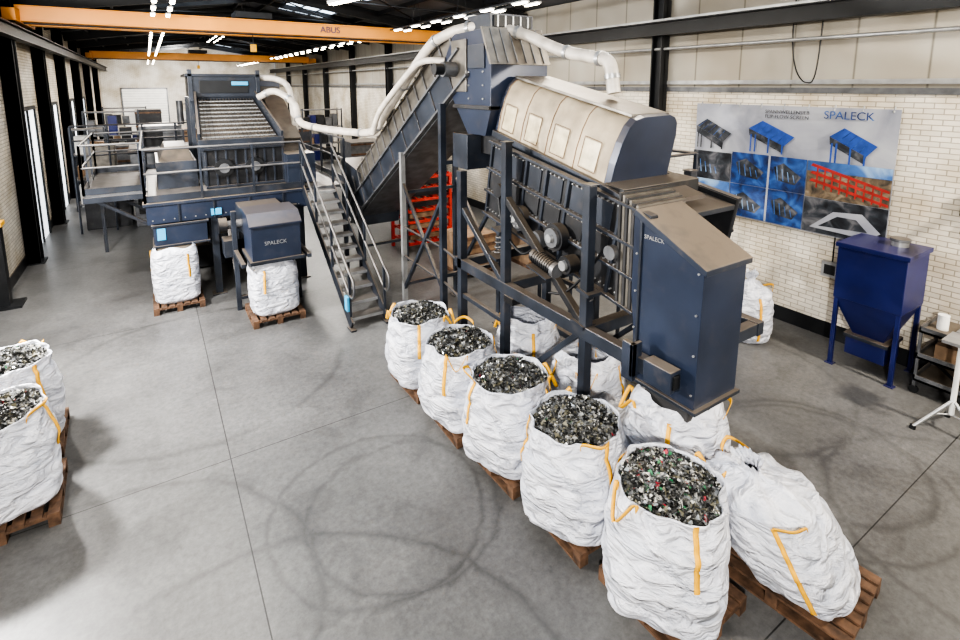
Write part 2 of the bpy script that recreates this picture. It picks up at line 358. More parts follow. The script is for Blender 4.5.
# ------------------------------------------------------------------ lamps
tube_e=emis('tube_glow',(1.0,0.88,0.68),22)
def lampstring(x,y0,y1,z):
    g=Grp('ceiling_lamp_string',(x,(y0+y1)/2,z))
    b=MB()
    for s in (-.16,.16):
        b.beam((x+s,y0,z+.05),(x+s,y1,z+.05),.04,.04,'dark')
        y=y0+.2
        while y<y1-.3:
            b.box(x+s-.05,x+s+.05,y,y+.5,z,z+.03,'white'); b.box(x+s-.035,x+s+.035,y+.04,y+.46,z-.02,z,tube_e); y+=1.25
    y=y0+.5
    while y<y1: b.tube([(x-.16,y,z+.05),(x,y,roofz(x)-.05),(x+.16,y,z+.05)],.008,'black',5); y+=2.6
    b.finish('lamp_row',g)
for x in (.45,6.9):
    lampstring(x,8.5,15.8,6.2); lampstring(x,19.0,35.0,6.15); lampstring(x,38.0,49,6.15)
lampstring(3.3,20,34,6.9)
def lamp(x,y,z=6.25,rot=0):
    g=Grp('ceiling_lamp',(x,y,z)); b=MB(); T=Matrix.Translation((x,y,z))@Matrix.Rotation(rot,4,'Z')
    b.box(-.09,.09,-.75,.75,0,.07,'white',T)
    for s in (-.05,.05): b.tube([T@Vector((s,-.7,-.02)),T@Vector((s,.7,-.02))],.014,tube_e,8)
    for yy in (-.5,.5): p=T@Vector((0,yy,.07)); b.tube([p,(p.x,p.y,roofz(p.x)-.02)],.006,'black',5)
    b.finish('housing',g)
for y in (0.5,3.6,6.4): lamp(.35,y); lamp(6.9,y)
lamp(4.2,12.5,6.5,.2)
def area(name,loc,tgt,sx,sy,e,col=(1,.95,.88)):
    l=bpy.data.lights.new(name,'AREA'); l.shape='RECTANGLE'; l.size=sx; l.size_y=sy; l.energy=e; l.color=col
    o=bpy.data.objects.new(name,l); scene.collection.objects.link(o); o.location=loc
    d=Vector(tgt)-Vector(loc); o.rotation_euler=d.to_track_quat('-Z','Y').to_euler(); return o
area('row_light_a',(0.4,9,6.12),(0.4,9,0),0.4,6,150,(1,.94,.84))
area('row_light_b',(6.9,9,6.12),(6.9,9,0),0.4,8,300,(1,.92,.80))
area('row_light_c',(0.4,27,6.1),(0.4,27,0),0.4,14,800)
area('row_light_d',(6.9,27,6.1),(6.9,27,0),0.4,14,700)
area('row_light_e',(2.0,42,6.1),(2.0,46,2),0.6,6,1200)
area('strobe_key',(-2.3,-2.0,5.4),(4.5,5.5,1.5),0.35,0.35,900,(1,.97,.92))
area('strobe_left',(-2.6,8.8,4.0),(3.5,8.4,.2),0.4,0.4,720,(1,.98,.95))
area('strobe_far',(-2.3,11.8,5.4),(3.5,14,1.8),.4,.4,420,(1,.96,.9))
area('strobe_right',(8.8,-1.5,5.6),(8.6,5,2.4),.5,.5,560,(1,.91,.78))
w=bpy.data.worlds.new('world'); scene.world=w; w.use_nodes=True
w.node_tree.nodes['Background'].inputs[0].default_value=(0.7,0.8,0.95,1); w.node_tree.nodes['Background'].inputs[1].default_value=0.5

# ------------------------------------------------------------------ pallets & bulk bags
def pallet(x,y,rot=0,L=1.14,W=1.04,z=0):
    b=MB(); T=Matrix.Translation((x,y,z))@Matrix.Rotation(rot,4,'Z')
    for i in range(7):
        xx=-W/2+i*(W-.1)/6; b.box(xx,xx+.1,-L/2,L/2,.122,.144,'wood',T)
    for yy in (-L/2,-.05,L/2-.1):
        b.box(-W/2,W/2,yy,yy+.1,.1,.122,'wood',T)
        for xx in (-W/2,-.05,W/2-.1): b.box(xx,xx+.1,yy,yy+.1,.02,.1,'wood',T)
    for xx in (-W/2,-.05,W/2-.1): b.box(xx,xx+.1,-L/2,L/2,0,.02,'wood',T)
    return b.finish('pallet')
def bag(x,y,z0=0.145,w=0.98,h=1.05,seed=0,full=True,closed=False,rot=0.0,flakes=1500,T=None,straps=True,name='bulk_bag',sleeve=False,FW=FW1,taut=False):
    rnd=random.Random(seed); b=MB()
    nu,nv=96,40; vs=[]
    def R(u,v):
        n=2.3+2.2*(1-v)**1.5 if not closed else 2.6
        if taut: n=4.0
        c,s_=abs(math.cos(u)),abs(math.sin(u))
        r=(c**n+s_**n)**(-1/n)
        prof=0.44+0.065*math.sin(pi*min(1,v*1.05))**0.8+0.010*v
        if taut: prof=.445+.02*math.sin(pi*v); r=min(r,1.28)
        if v<0.06: prof-=0.06*(1-v/0.06)
        q=Vector((math.cos(u)*1.6,math.sin(u)*1.6,v*3.2+seed*3.7))
        a=.45 if taut else 1
        d=a*(0.030*noise.noise(q*1.5)+0.024*noise.noise(Vector((math.cos(u)*3,math.sin(u)*3,v*8+seed))))
        d+=a*0.012*math.sin(u*9+seed+2*noise.noise(q))*max(0,v-0.35)
        d-=a*0.022*max(0,math.sin(v*17+2.2*math.sin(2*u+seed)+3*noise.noise(q)))**5
        d-=a*0.018*max(0,math.sin(v*9-3*u+seed*2+4*noise.noise(q*.7)))**8
        return (r*prof+d)*w
    for j in range(nv+1):
        v=j/nv
        for i in range(nu):
            u=2*pi*i/nu; r=R(u,v)
            zz=h*v+ (0.05*noise.noise(Vector((math.cos(u)*1.5,math.sin(u)*1.5,seed*5.1)))+0.018*math.sin(u*4+seed))*v**4
            vs.append((math.cos(u)*r,math.sin(u)*r,zz))
    fs=[(j*nu+i,j*nu+(i+1)%nu,(j+1)*nu+(i+1)%nu,(j+1)*nu+i) for j in range(nv) for i in range(nu)]
    TT=Matrix.Translation((x,y,z0))@Matrix.Rotation(rot,4,'Z')
    if T: TT=TT@T
    b.add(vs,fs,'bag',True,TT); b.add([vs[i] for i in range(nu)],[tuple(range(nu-1,-1,-1))],'bag',False,TT)
    rim=[Vector(vs[nv*nu+i]) for i in range(nu)]
    if full:
        ins=[]
        for k,(sc,dz) in enumerate(((1,0),(.985,.014),(.965,0.0),(.95,-.06),(.93,-.12))):
            for p in rim: ins.append((p.x*sc,p.y*sc,p.z+dz))
        fs=[(k*nu+i,k*nu+(i+1)%nu,(k+1)*nu+(i+1)%nu,(k+1)*nu+i) for k in range(4) for i in range(nu)]
        b.add(ins,fs,'bag',True,TT)
        hv=[];nr=12
        def hz(px,py,edge):
            t=math.hypot(px,py)/(0.47*w); t=min(1,t)
            return h-0.075+0.13*(1-t*t)+0.05*noise.noise(Vector((px*5,py*5,seed)))
        for k in range(nr,0,-1):
            for i in range(nu):
                p=rim[i]*(0.955*k/nr); hv.append((p.x,p.y,hz(p.x,p.y,0)))
        hv.append((0,0,hz(0,0,0)))
        fs=[(k*nu+i,k*nu+(i+1)%nu,(k+1)*nu+(i+1)%nu,(k+1)*nu+i) for k in range(nr-1) for i in range(nu)]
        fs+=[((nr-1)*nu+i,(nr-1)*nu+(i+1)%nu,nr*nu) for i in range(nu)]
        b.add(hv,fs,'heap',True,TT)
        for _ in range(flakes):
            a=rnd.random()*2*pi; i=int(a/(2*pi)*nu)%nu; t=math.sqrt(rnd.random())*0.93
            p=rim[i]*t; s_=rnd.uniform(.007,.024); s2=s_*rnd.uniform(.5,1.8)
            z=hz(p.x,p.y,0)+rnd.uniform(0.0,.024)
            E=Matrix.Translation((p.x,p.y,z))@Matrix.Rotation(rnd.random()*6.28,4,'Z')@Matrix.Rotation(rnd.gauss(0,.7),4,'X')@Matrix.Rotation(rnd.gauss(0,.5),4,'Y')
            m=rnd.choices(FL,FW)[0]
            b.add([(-s_,-s2,0),(s_,-s2*rnd.uniform(.4,1),.004),(s_*rnd.uniform(.5,1),s2,0),(-s_*rnd.uniform(.3,1),s2*.8,.006)],[(0,1,2,3)],m,False,TT@E)
    if straps:
        for q in range(4):
            uc=pi/4+q*pi/2
            for du in (-0.30,0.30):
                u=uc+du; pts=[]
                for j in range(0,19):
                    v=1.0-0.48*j/18 if not closed else 1-.9*j/18
                    r=R(u,min(v,1))+0.009
                    pts.append(TT@Vector((math.cos(u)*r,math.sin(u)*r,h*v)))
                wd=TT.to_3x3()@Vector((-math.sin(u),math.cos(u),0))
                if (q*2+(du>0)+seed)%3==0: b.ribbon(pts,wd,.045,.007,'yellow')
            if taut or (q+seed)%2: continue
            r=R(uc,1)+.02
            e0=Vector((math.cos(uc-.3)*R(uc-.3,1),math.sin(uc-.3)*R(uc-.3,1),h)); e1=Vector((math.cos(uc+.3)*R(uc+.3,1),math.sin(uc+.3)*R(uc+.3,1),h))
            up=rnd.choice((0.08,-0.16,-0.2)); out=rnd.uniform(.05,.09)
            mid=Vector((math.cos(uc)*(r+out),math.sin(uc)*(r+out),h+up))
            nrm=Vector((math.cos(uc),math.sin(uc),0))
            pp=curve_pts([e0-Vector((0,0,.06))+nrm*.0,e0+nrm*.035+Vector((0,0,.03)),mid,e1+nrm*.035+Vector((0,0,.03)),e1-Vector((0,0,.06))],5)
            b.ribbon([TT@p for p in pp],TT.to_3x3()@(nrm*.35+Vector((0,0,1)) if up>0 else nrm+Vector((0,0,.4))),.040,.007,'yellow')
    if closed:
        top=[]; rings=((1,0),(.93,.05),(.72,.11),(.40,.15),(.17,.19),(.13,.25),(.24,.33),(.28,.37))
        for k,(sc,dz) in enumerate(rings):
            for i,p in enumerate(rim):
                f=1+0.12*math.sin(i/nu*2*pi*11)*(1 if k>0 else 0)
                top.append((p.x*sc*f,p.y*sc*f,p.z+dz+(0.02*math.sin(i*1.3) if k>5 else 0)+(.03*noise.noise(p*6+Vector((0,0,k*.3))) if 0<k<4 else 0)))
        fs=[(k*nu+i,k*nu+(i+1)%nu,(k+1)*nu+(i+1)%nu,(k+1)*nu+i) for k in range(len(rings)-1) for i in range(nu)]
        b.add(top,fs,'bag',True,TT)
    if sleeve:
        b.add([Vector((p.x*s_,p.y*s_,p.z+dz)) for s_,dz in ((1,0),(.93,.07),(.8,.12)) for p in rim],
              [(k*nu+i,k*nu+(i+1)%nu,(k+1)*nu+(i+1)%nu,(k+1)*nu+i) for k in range(2) for i in range(nu)],'bag',True,TT)
    return b.finish(name)

row=[(3.18,6.62,.93,1.0),(3.22,5.50,.95,1.03),(3.30,4.50,.96,1.03),(3.38,3.48,.97,1.04),(3.45,2.42,.99,1.05)]
for i,(x,y,w_,h_) in enumerate(row):
    pallet(x+.12,y+.0,0.03*(-1)**i,L=.92,W=.84); bag(x,y,w=w_,h=h_,seed=i+1,rot=.15*i,flakes=3800 if i>2 else 2600,FW=FW2 if i==4 else FW1)
for i,(x,y) in enumerate(((-1.62,6.78),(-1.72,8.0))):
    pallet(x+.02,y,0.04,L=.96,W=.94); bag(x,y,w=.98,h=1.05,seed=11+i,rot=.3,flakes=2600)
pallet(.22,12.0,0,L=1.0,W=.9); bag(.22,12.0,w=.92,h=1.0,seed=21,full=False,sleeve=True,rot=0,taut=True)
pallet(1.8,10.35,0,L=1.0,W=.95); bag(1.8,10.35,w=.95,h=.92,seed=22,full=False,sleeve=True,taut=True)
pallet(4.50,3.12,0,L=1.1,W=1.02); bag(4.50,3.12,w=.98,h=1.02,seed=23,full=False,sleeve=True)
bag(4.6,4.55,z0=.005,w=.9,h=.95,seed=24,full=False,sleeve=True)
bag(4.55,5.75,z0=.005,w=.9,h=1.0,seed=25,full=False,sleeve=True)
pallet(4.66,1.93,0.12,L=1.15,W=.9)
Sh=Matrix(((1,0,-.18,0),(0,1,.34,0),(0,0,.74,0),(0,0,0,1)))
bag(4.66,1.84,w=.98,h=1.0,seed=32,full=False,closed=True,rot=0.2,T=Sh)
bag(8.8,4.75,z0=.005,w=.75,h=.85,seed=41,full=False,closed=True,rot=.5)

# ------------------------------------------------------------------ front screening machine
g=Grp('screening_machine',(4.8,5,0))
b=MB()
for x in (4.0,5.75):
    for y,zt in ((4.0,3.42),(5.57,3.74)):
        b.beam((x,y,.02),(x,y,zt),.11,.11,'blue',up=(0,1,0)); b.box(x-.12,x+.12,y-.12,y+.12,0,.025,'blue'); b.box(x-.07,x+.07,y-.07,y+.07,zt,zt+.02,'blue')
    b.beam((x,2.95,1.72),(x,6.9,1.72),.12,.16,'blue')
    b.beam((x,6.75,.02),(x,6.75,3.2),.12,.12,'blue'); b.box(x-.12,x+.12,6.63,6.87,0,.025,'blue')
    b.beam((x,5.57,3.0),(x,4.05,1.8),.09,.09,'dark'); b.beam((x,6.7,2.6),(x,5.65,1.8),.08,.08,'blue')
    b.beam((x,5.5,.3),(x,4.1,1.65),.07,.07,'blue'); b.beam((x,4.0,.25),(x,6.75,.25),.08,.1,'blue')
    b.beam((x,6.75,1.2),(x,5.57,1.2),.07,.07,'blue'); b.box(x-.08,x+.08,5.3,5.5,1.55,1.65,'dark')
for y in (3.02,4.0,5.57,6.75): b.beam((4.0,y,1.72),(5.75,y,1.72),.12,.14,'blue')
b.box(3.9,4.05,2.78,3.1,1.62,1.84,'blue2'); b.box(3.93,4.02,2.76,2.8,1.66,1.80,'black'); b.box(3.86,3.92,3.2,3.34,1.55,1.95,'blue2'); b.box(3.86,4.0,3.2,3.24,1.6,1.95,'blue2')
b.finish('support_frame',g,0.006)
tilt=math.atan2(3.70-3.20,6.35-3.45)
Tm=Matrix.Translation((4.9,3.45,2.1))@Matrix.Rotation(tilt,4,'X')
b=MB()
Lm=2.95
b.box(-.72,-.68,0,Lm,0,1.12,'dark',Tm); b.box(.68,.72,0,Lm,0,1.12,'dark',Tm)
b.box(-.68,.68,0,Lm,0,.08,'dark',Tm); b.box(-.68,.68,0,Lm,1.0,1.06,'blue',Tm)
b.box(-.70,.70,Lm-.04,Lm,0,1.12,'blue',Tm)
for i in range(8):
    y=.02+i*(Lm-.06)/7
    for s in (-1,1): b.box(s*.72-.035,s*.72+.035,y-.02,y+.02,0,1.12,'blue',Tm)
for z in (0,.36,.70,1.10):
    for s in (-1,1): b.box(s*.74-.05,s*.74+.05,0,Lm,z,z+.035,'blue',Tm)
for i in range(7):
    y=.08+i*(Lm-.06)/7; b.box(-.735,-.72,y+.05,y+.30,.74,1.05,'blue',Tm); b.box(-.735,-.72,y+.03,y+.33,.42,.66,'dark',Tm)
for i in range(36):
    for z in (.10,.40,.68,.73,1.06):
        y=.06+i*(Lm-.12)/35; b.tube([Tm@Vector((-.72,y,z)),Tm@Vector((-.75,y,z))],.011,'lgrey',6)
b.finish('screen_trough',g,0.004)
b=MB()
def disc(y,z,r,t,mat,x=-.76):
    b.tube([Tm@Vector((x,y,z)),Tm@Vector((x-t,y,z))],r,mat,24)
disc(2.0,.30,.17,.10,'dark'); disc(2.0,.30,.13,.12,'grey'); disc(2.0,.3,.04,.17,'lgrey')
disc(1.25,.36,.17,.12,'dark'); disc(1.25,.36,.12,.16,'grey'); disc(1.25,.36,.05,.2,'lgrey')
disc(1.6,.16,.12,.10,'grey'); disc(.95,.14,.11,.16,'dark'); disc(.95,.14,.06,.2,'lgrey')
disc(2.55,.5,.10,.08,'dark'); disc(.4,.55,.08,.08,'grey')
for k_ in range(8):
    a=k_*pi/4; b.tube([Tm@Vector((-.88,2.0+.1*math.cos(a),.3+.1*math.sin(a))),Tm@Vector((-.9,2.0+.1*math.cos(a),.3+.1*math.sin(a)))],.014,'lgrey',6)
b.tube([Tm@Vector((-.92,1.5,.02)),Tm@Vector((-.92,1.1,.02))],.09,'dark',16); b.tube([Tm@Vector((-.92,1.1,.02)),Tm@Vector((-.92,1.04,.02))],.10,'grey',16)
for k_ in range(9): b.tube([Tm@Vector((-.92,1.12+k_*.04,.02)),Tm@Vector((-.92,1.13+k_*.04,.02))],.10,'dark',16)
b.box(-1.03,-.78,1.1,1.5,-.12,-.1,'blue',Tm)
b.tube(curve_pts([Tm@Vector((-.8,2.6,.5)),Tm@Vector((-.85,2.3,.05)),Tm@Vector((-.9,1.8,-.1)),Tm@Vector((-.92,1.5,.1))],6),.018,'black',8)
b.tube(curve_pts([Tm@Vector((-.8,.5,.55)),Tm@Vector((-.85,.7,.1)),Tm@Vector((-.9,.9,-.2)),Tm@Vector((-.95,1.1,-.3))],6),.016,'black',8)
for yy in (.55,2.3):
    for s in (-.88,.88):
        pts=[Tm@Vector((s+.06*math.cos(a),yy+.06*math.sin(a),-.36+.012*a)) for a in [i*.5 for i in range(60)]]
        b.tube(pts,.012,'grey',6); b.box(s-.1,s+.1,yy-.1,yy+.1,-.01,.03,'blue',Tm); b.box(s-.1,s+.1,yy-.1,yy+.1,-.42,-.38,'blue',Tm)
b.finish('exciter_drives',g)
b=MB()
for i in range(6):
    y=3.44+i*.045; m='rubber' if i%2 else 'cover'
    b.prism([(y,2.15),(y,3.28+.02*i),(y+.03,3.28+.02*i),(y+.03,2.15)],'X',4.13-.01*(i%2),4.90,m)
b.finish('rubber_bellows',g)
th=math.atan2(0.48,2.3)
Th=Matrix.Translation((4.82,4.02,3.34))@Matrix.Rotation(th,4,'X')
prof=[(-.49,0),(-.475,.28),(-.43,.52),(-.36,.70),(-.28,.78),(-.16,.81),(.28,.82),(.37,.79),(.43,.72),(.46,.58),(.47,0)]
b=MB(); Lh=2.35
def loft(bb,scales,mat,smooth=True):
    n=len(prof); vs=[]
    for y,sc,dz in scales:
        for (u,w_) in prof: vs.append((u*sc,y,w_*sc+dz))
    fs=[(j*n+i,(j+1)*n+i,(j+1)*n+i+1,j*n+i+1) for j in range(len(scales)-1) for i in range(n-1)]
    bb.add(vs,fs,mat,smooth,Th)
sc=[]
for j in range(41):
    y=.08+j*(Lh-.12)/40; sc.append((y,1.0-0.022*abs(math.sin(pi*j/10))-.006*noise.noise(Vector((j*.6,0,0))),0))
loft(b,sc,'hood'); b.finish('fabric_cover',g)
b=MB()
b.prism([(u*1.02,w_*1.02) for u,w_ in prof],'Y',0,.10,'navy',Th); b.prism([(u*1.01,w_*1.01) for u,w_ in prof],'Y',Lh-.05,Lh,'navy',Th)
b.box(-.55,-.48,-.02,Lh,-.06,.03,'blue',Th); b.box(.46,.54,-.02,Lh,-.06,.03,'blue',Th); b.box(-.48,.48,0,Lh,-.25,-.0,'dark',Th)
b.box(-.26,.38,.1,Lh,.80,.835,'cover',Th)
win=paint('clear_film',(0.50,0.43,0.29),0.2,0,0.3,6)
for j in range(4):
    y0=.16+j*.55
    b.add([(-.489,y0+.13,.10),(-.489,y0+.39,.10),(-.452,y0+.39,.44),(-.452,y0+.13,.44)],[(0,3,2,1)],win,False,Th)
    for (ya,yb,xa,za,xb,zb) in ((y0+.12,y0+.12,-.493,.08,-.455,.46),(y0+.40,y0+.40,-.493,.08,-.455,.46),(y0+.12,y0+.40,-.493,.08,-.493,.08),(y0+.12,y0+.40,-.455,.46,-.455,.46)):
        b.beam(Th@Vector((xa,ya,za)),Th@Vector((xb,yb,zb)),.012,.006,'brown')
for j in range(5):
    y=.10+j*.545
    for (u0,w0),(u1,w1) in zip(prof[:-1],prof[1:]):
        b.beam(Th@Vector((u0*1.004,y,w0*1.004)),Th@Vector((u1*1.004,y,w1*1.004)),.014,.008,'brown',up=(0,1,.2))
b.finish('cover_frame',g,0.004)
b=MB()
pr=[(2.66,1.42),(2.64,2.84),(3.42,3.22),(3.46,3.22),(3.46,2.35),(3.42,2.05),(3.38,1.42)]
b.prism(pr,'X',4.10,4.78,'navy')
b.prism([(2.60,2.80),(2.60,2.86),(3.42,3.26),(3.46,3.2)],'X',4.07,4.81,'blue2')
b.box(4.07,4.81,2.62,3.42,1.42,1.46,'blue'); b.box(4.08,4.10,3.34,3.37,1.45,3.15,'blue')
b.prism([(3.70,2.3),(3.70,3.40),(4.02,3.42),(4.02,2.3)],'X',4.2,5.5,'dark')
b.prism([(3.42,3.24),(3.46,3.28),(4.0,3.42),(4.0,3.36)],'X',4.15,5.25,'blue')
b.box(4.20,4.72,2.78,3.30,1.22,1.42,'rubber')
for z in (1.6,2.0,2.4,2.8):
    b.tube([(4.10,3.40,z),(4.085,3.40,z)],.012,'lgrey',6); b.tube([(4.10,2.69,z),(4.085,2.69,z)],.012,'lgrey',6)
b.finish('discharge_chute',g,0.01)
text('maker_logo','SPALECK',(4.095,3.20,3.0),.06,'lgrey',(0,-1,0),(0,0,1),g,.002)
b=MB(); b.box(5.95,6.85,4.6,7.3,2.42,2.47,'grey')
for y in (4.65,6.0,7.25):
    for x in (6.0,6.8): b.beam((x,y,0),(x,y,3.5),.05,.05,'blue')
for x in (6.8,6.0):
    for z in (2.95,3.5): b.tube([(x,4.65,z),(x,7.25,z)],.022,'blue',8)
for z in (2.95,3.5): b.tube([(6.0,4.65,z),(6.8,4.65,z)],.022,'blue',8)
b.beam((5.95,4.6,2.36),(5.95,7.3,2.36),.06,.12,'blue'); b.beam((6.85,4.6,2.36),(6.85,7.3,2.36),.06,.12,'blue'); b.finish('service_platform',g)

# ------------------------------------------------------------------ incline conveyor
g=Grp('incline_conveyor',(4.75,9.5,0))
p0=Vector((4.72,12.6,1.35)); p1=Vector((4.72,7.0,4.9)); d=(p1-p0); Lc=d.length
Yv=d.normalized(); Xv=Vector((-1,0,0)); Zv=Xv.cross(Yv)
Tc=Matrix((Xv,Yv,Zv)).transposed().to_4x4(); Tc.translation=p0
b=MB()
for s in (-1,1):
    b.box(s*.52-.02,s*.52+.02,-.2,Lc,-.28,.20,'blue',Tc); b.box(s*.55-.04,s*.55+.04,-.2,Lc,.18,.22,'grey',Tc); b.box(s*.55-.04,s*.55+.04,-.2,Lc,-.30,-.26,'grey',Tc)
    b.box(s*.50-.01,s*.50+.01,0,Lc,.2,.66,'cover',Tc)
    for i in range(17): b.box(s*.52-.025,s*.52+.025,.2+i*.39,.23+i*.39,.2,.68,'grey',Tc)
    for i in range(9): b.box(s*.545-.02,s*.545+.02,.3+i*.72,.38+i*.72,-.26,.18,'blue',Tc)
b.box(-.5,.5,-.2,Lc,-.32,-.29,'grey',Tc); b.finish('side_frames',g,0.004)
b=MB(); b.box(-.46,.46,-.2,Lc+.1,.06,.09,'rubber',Tc); b.box(-.46,.46,-.2,Lc+.1,-.10,-.07,'rubber',Tc)
for i in range(22): b.box(-.46,.46,i*.3,i*.3+.02,.09,.13,'rubber',Tc)
for y in (-.15,Lc+.05): b.tube([Tc@Vector((-.5,y,0)),Tc@Vector((.5,y,0))],.1,'grey',16)
b.finish('belt',g)
b=MB(); b.box(-.53,.53,1.0,Lc-.1,.66,.69,'cover',Tc)
for i in range(14): b.box(-.54,.54,1.1+i*.39,1.14+i*.39,.69,.72,'grey',Tc)
b.finish('cover_panels',g)
b=MB()
pr=[(6.25,4.15),(6.25,4.85),(6.5,5.32),(7.35,5.30),(7.75,4.75),(7.3,4.2),(6.9,3.75),(6.4,3.75)]
b.prism(pr,'X',4.2,5.25,'navy')
b.prism([(6.5,5.32),(6.5,5.56),(7.15,5.56),(7.35,5.30)],'X',4.35,5.15,'blue')
b.box(4.4,5.1,6.47,6.5,5.36,5.53,'black')
for i in range(5): b.box(4.45+i*.14,4.48+i*.14,6.46,6.475,5.36,5.53,'lgrey')
b.prism([(6.2,4.8),(6.45,5.35),(6.5,5.35),(6.25,4.8)],'X',4.17,5.28,'cover')
for i in range(6): b.beam((4.3+i*.17,6.2,4.83),(4.3+i*.17,6.44,5.33),.02,.02,'grey')
b.box(4.16,5.29,6.25,7.3,4.14,4.2,'dark'); b.box(4.17,4.2,6.9,7.35,4.4,5.2,'cover'); b.box(4.17,4.2,6.4,6.85,4.75,5.1,'blue')
for z in (4.3,4.5,4.7): b.tube([(4.2,6.45,z),(4.18,6.45,z)],.015,'lgrey',6); b.tube([(4.2,6.85,z),(4.18,6.85,z)],.015,'lgrey',6)
b.tube([(4.17,7.25,4.75),(3.95,7.25,4.75)],.12,'grey',16); b.tube([(3.95,7.25,4.75),(3.8,7.25,4.75)],.09,'dark',16)
b.prism([(6.3,3.75),(7.0,3.75),(6.75,3.45),(6.35,3.45)],'X',4.35,5.2,'dark')
b.box(4.1,5.35,6.75,7.2,3.2,3.75,'blue')
b.finish('head_housing',g,0.006)
b=MB()
for x in (4.12,5.32):
    b.beam((x,9.25,.02),(x,9.25,3.2),.09,.09,'lgrey' if x<5 else 'blue'); b.box(x-.1,x+.1,9.15,9.35,0,.02,'grey')
    b.beam((x,7.6,.02),(x,7.6,4.2),.1,.1,'blue'); b.box(x-.1,x+.1,7.5,7.7,0,.02,'blue')
    b.beam((x,11.8,.02),(x,11.8,1.6),.09,.09,'blue'); b.beam((x,9.25,.4),(x,7.6,2.6),.06,.06,'blue'); b.beam((x,9.25,2.6),(x,7.6,.9),.05,.05,'blue')
for y,z in ((9.25,.5),(9.25,2.4),(7.6,1.2),(7.6,3.2),(11.8,.6)): b.beam((4.12,y,z),(5.32,y,z),.06,.06,'blue')
for z in (1.1,1.7): b.tube([(4.12,9.25,z),(4.12,7.6,z),(4.0,6.8,z)],.022,'blue',8)
b.finish('support_legs',g)
b=MB(); b.prism([(11.9,2.4),(13.3,2.6),(13.3,1.2),(12.2,1.0)],'X',4.2,5.3,'blue'); b.finish('feed_boot',g,.005)

# ------------------------------------------------------------------ extraction pipe
g=Grp('extraction_duct',(4,9,0))
b=MB()
main=curve_pts([(2.4,14.2,4.2),(2.75,13.9,4.35),(3.1,13.5,4.05),(3.15,13.2,3.62),(3.35,12.6,3.5),(3.9,11.2,3.45),(4.05,10.5,3.55),(4.08,9.9,3.95),(4.08,8.2,5.0),(4.15,7.6,5.28),(4.4,7.0,5.40),(4.75,6.35,5.28),(4.95,5.6,4.98),(4.98,5.0,4.86),(4.98,4.72,4.78),(4.98,4.62,4.40)],6)
b.tube(main,.085,'pipe',14)
for i in range(3,len(main)-3,7):
    dd=(main[i+1]-main[i-1]).normalized()*.03; b.tube([main[i]-dd,main[i]+dd],.10,'lgrey',14)
b.tube(curve_pts([(3.9,10.2,3.5),(3.88,9.7,4.0),(3.9,8.3,4.75),(3.98,7.9,4.9),(4.2,7.6,4.9)],6),.055,'pipe',12)
b.tube(curve_pts([(2.2,15.6,4.5),(2.7,15.2,4.7),(3.2,14.6,4.5),(3.25,14.2,3.6),(3.25,14.0,2.2)],6),.08,'pipe',12)
b.finish('pipe_run',g)

# ------------------------------------------------------------------ rear sorting line
g=Grp('sorting_line',(1.4,14,0))
b=MB()
for x in (-.05,1.0,2.8):
    for y in (12.15,14.5,16.9):
        if x==1.0 and y>12.2: continue
        b.beam((x,y,.02),(x,y,1.8),.14,.14,'blue'); b.box(x-.14,x+.14,y-.14,y+.14,0,.02,'blue')
for y in (12.15,16.9): b.ibeam((-.2,y,1.98),(2.95,y,1.98),.2,.26,'blue2')
for x in (-.1,2.85): b.ibeam((x,12.1,1.98),(x,17,1.98),.2,.26,'blue2')
b.box(-.2,2.95,12.03,12.07,1.72,2.12,'navy'); b.box(-.25,3.0,11.98,12.3,2.1,2.16,'blue2')
for i in range(16): b.tube([(-.1+i*.19,12.03,1.8),(-.1+i*.19,12.01,1.8)],.014,'lgrey',6)
for x in (.35,1.0,1.7,2.4): b.box(x,x+.03,11.99,12.03,1.72,2.12,'blue')
b.beam((2.8,12.15,.3),(1.05,12.15,1.7),.06,.06,'blue'); b.beam((-.05,14.5,.3),(-.05,12.3,1.7),.06,.06,'blue')
b.finish('base_frame',g,.005)
b=MB()
b.box(-.15,2.9,12.1,17,2.16,2.19,'grey')
b.box(-.1,.85,11.95,12.7,1.28,1.72,'navy'); b.box(-.14,.89,11.91,12.74,1.68,1.72,'blue'); b.box(-.14,.89,11.91,12.74,1.25,1.29,'blue')
b.hexa([(-.02,11.75,1.05),(.46,11.75,1.05),(.46,12.25,1.05),(-.02,12.25,1.05)],[(-.1,11.97,1.28),(.6,11.97,1.28),(.6,12.5,1.28),(-.1,12.5,1.28)],'dark')
b.box(-.05,.10,11.93,11.95,1.40,1.64,'sticker'); b.box(.95,1.15,11.99,12.03,1.78,1.92,'sticker')
b.box(.9,2.8,12.3,16.5,1.1,1.72,'dark')
for i in range(14): b.box(.9+i*.14,.93+i*.14,12.27,12.3,1.1,1.72,'blue')
b.hexa([(1.2,12.9,.5),(2.5,12.9,.5),(2.5,15.5,.5),(1.2,15.5,.5)],[(.95,12.4,1.1),(2.75,12.4,1.1),(2.75,16.3,1.1),(.95,16.3,1.1)],'dark')
b.box(.2,2.6,14.0,14.6,.05,.6,'dark')
b.finish('lower_housing',g,.006)
b=MB()
b.prism([(9.95,1.25),(9.95,1.92),(10.2,2.08),(10.9,2.08),(10.9,1.25)],'X',1.40,2.28,'navy')
b.prism([(9.92,1.9),(9.92,1.94),(10.2,2.12),(10.93,2.12),(10.93,2.06),(10.2,2.06)],'X',1.37,2.31,'navy')
b.box(1.35,2.33,9.9,10.95,1.2,1.27,'blue'); b.box(1.5,2.15,10.05,10.7,1.08,1.2,'rubber')
b.prism([(10.9,1.5),(10.9,2.0),(12.2,2.0),(12.2,1.5)],'X',1.42,2.25,'blue')
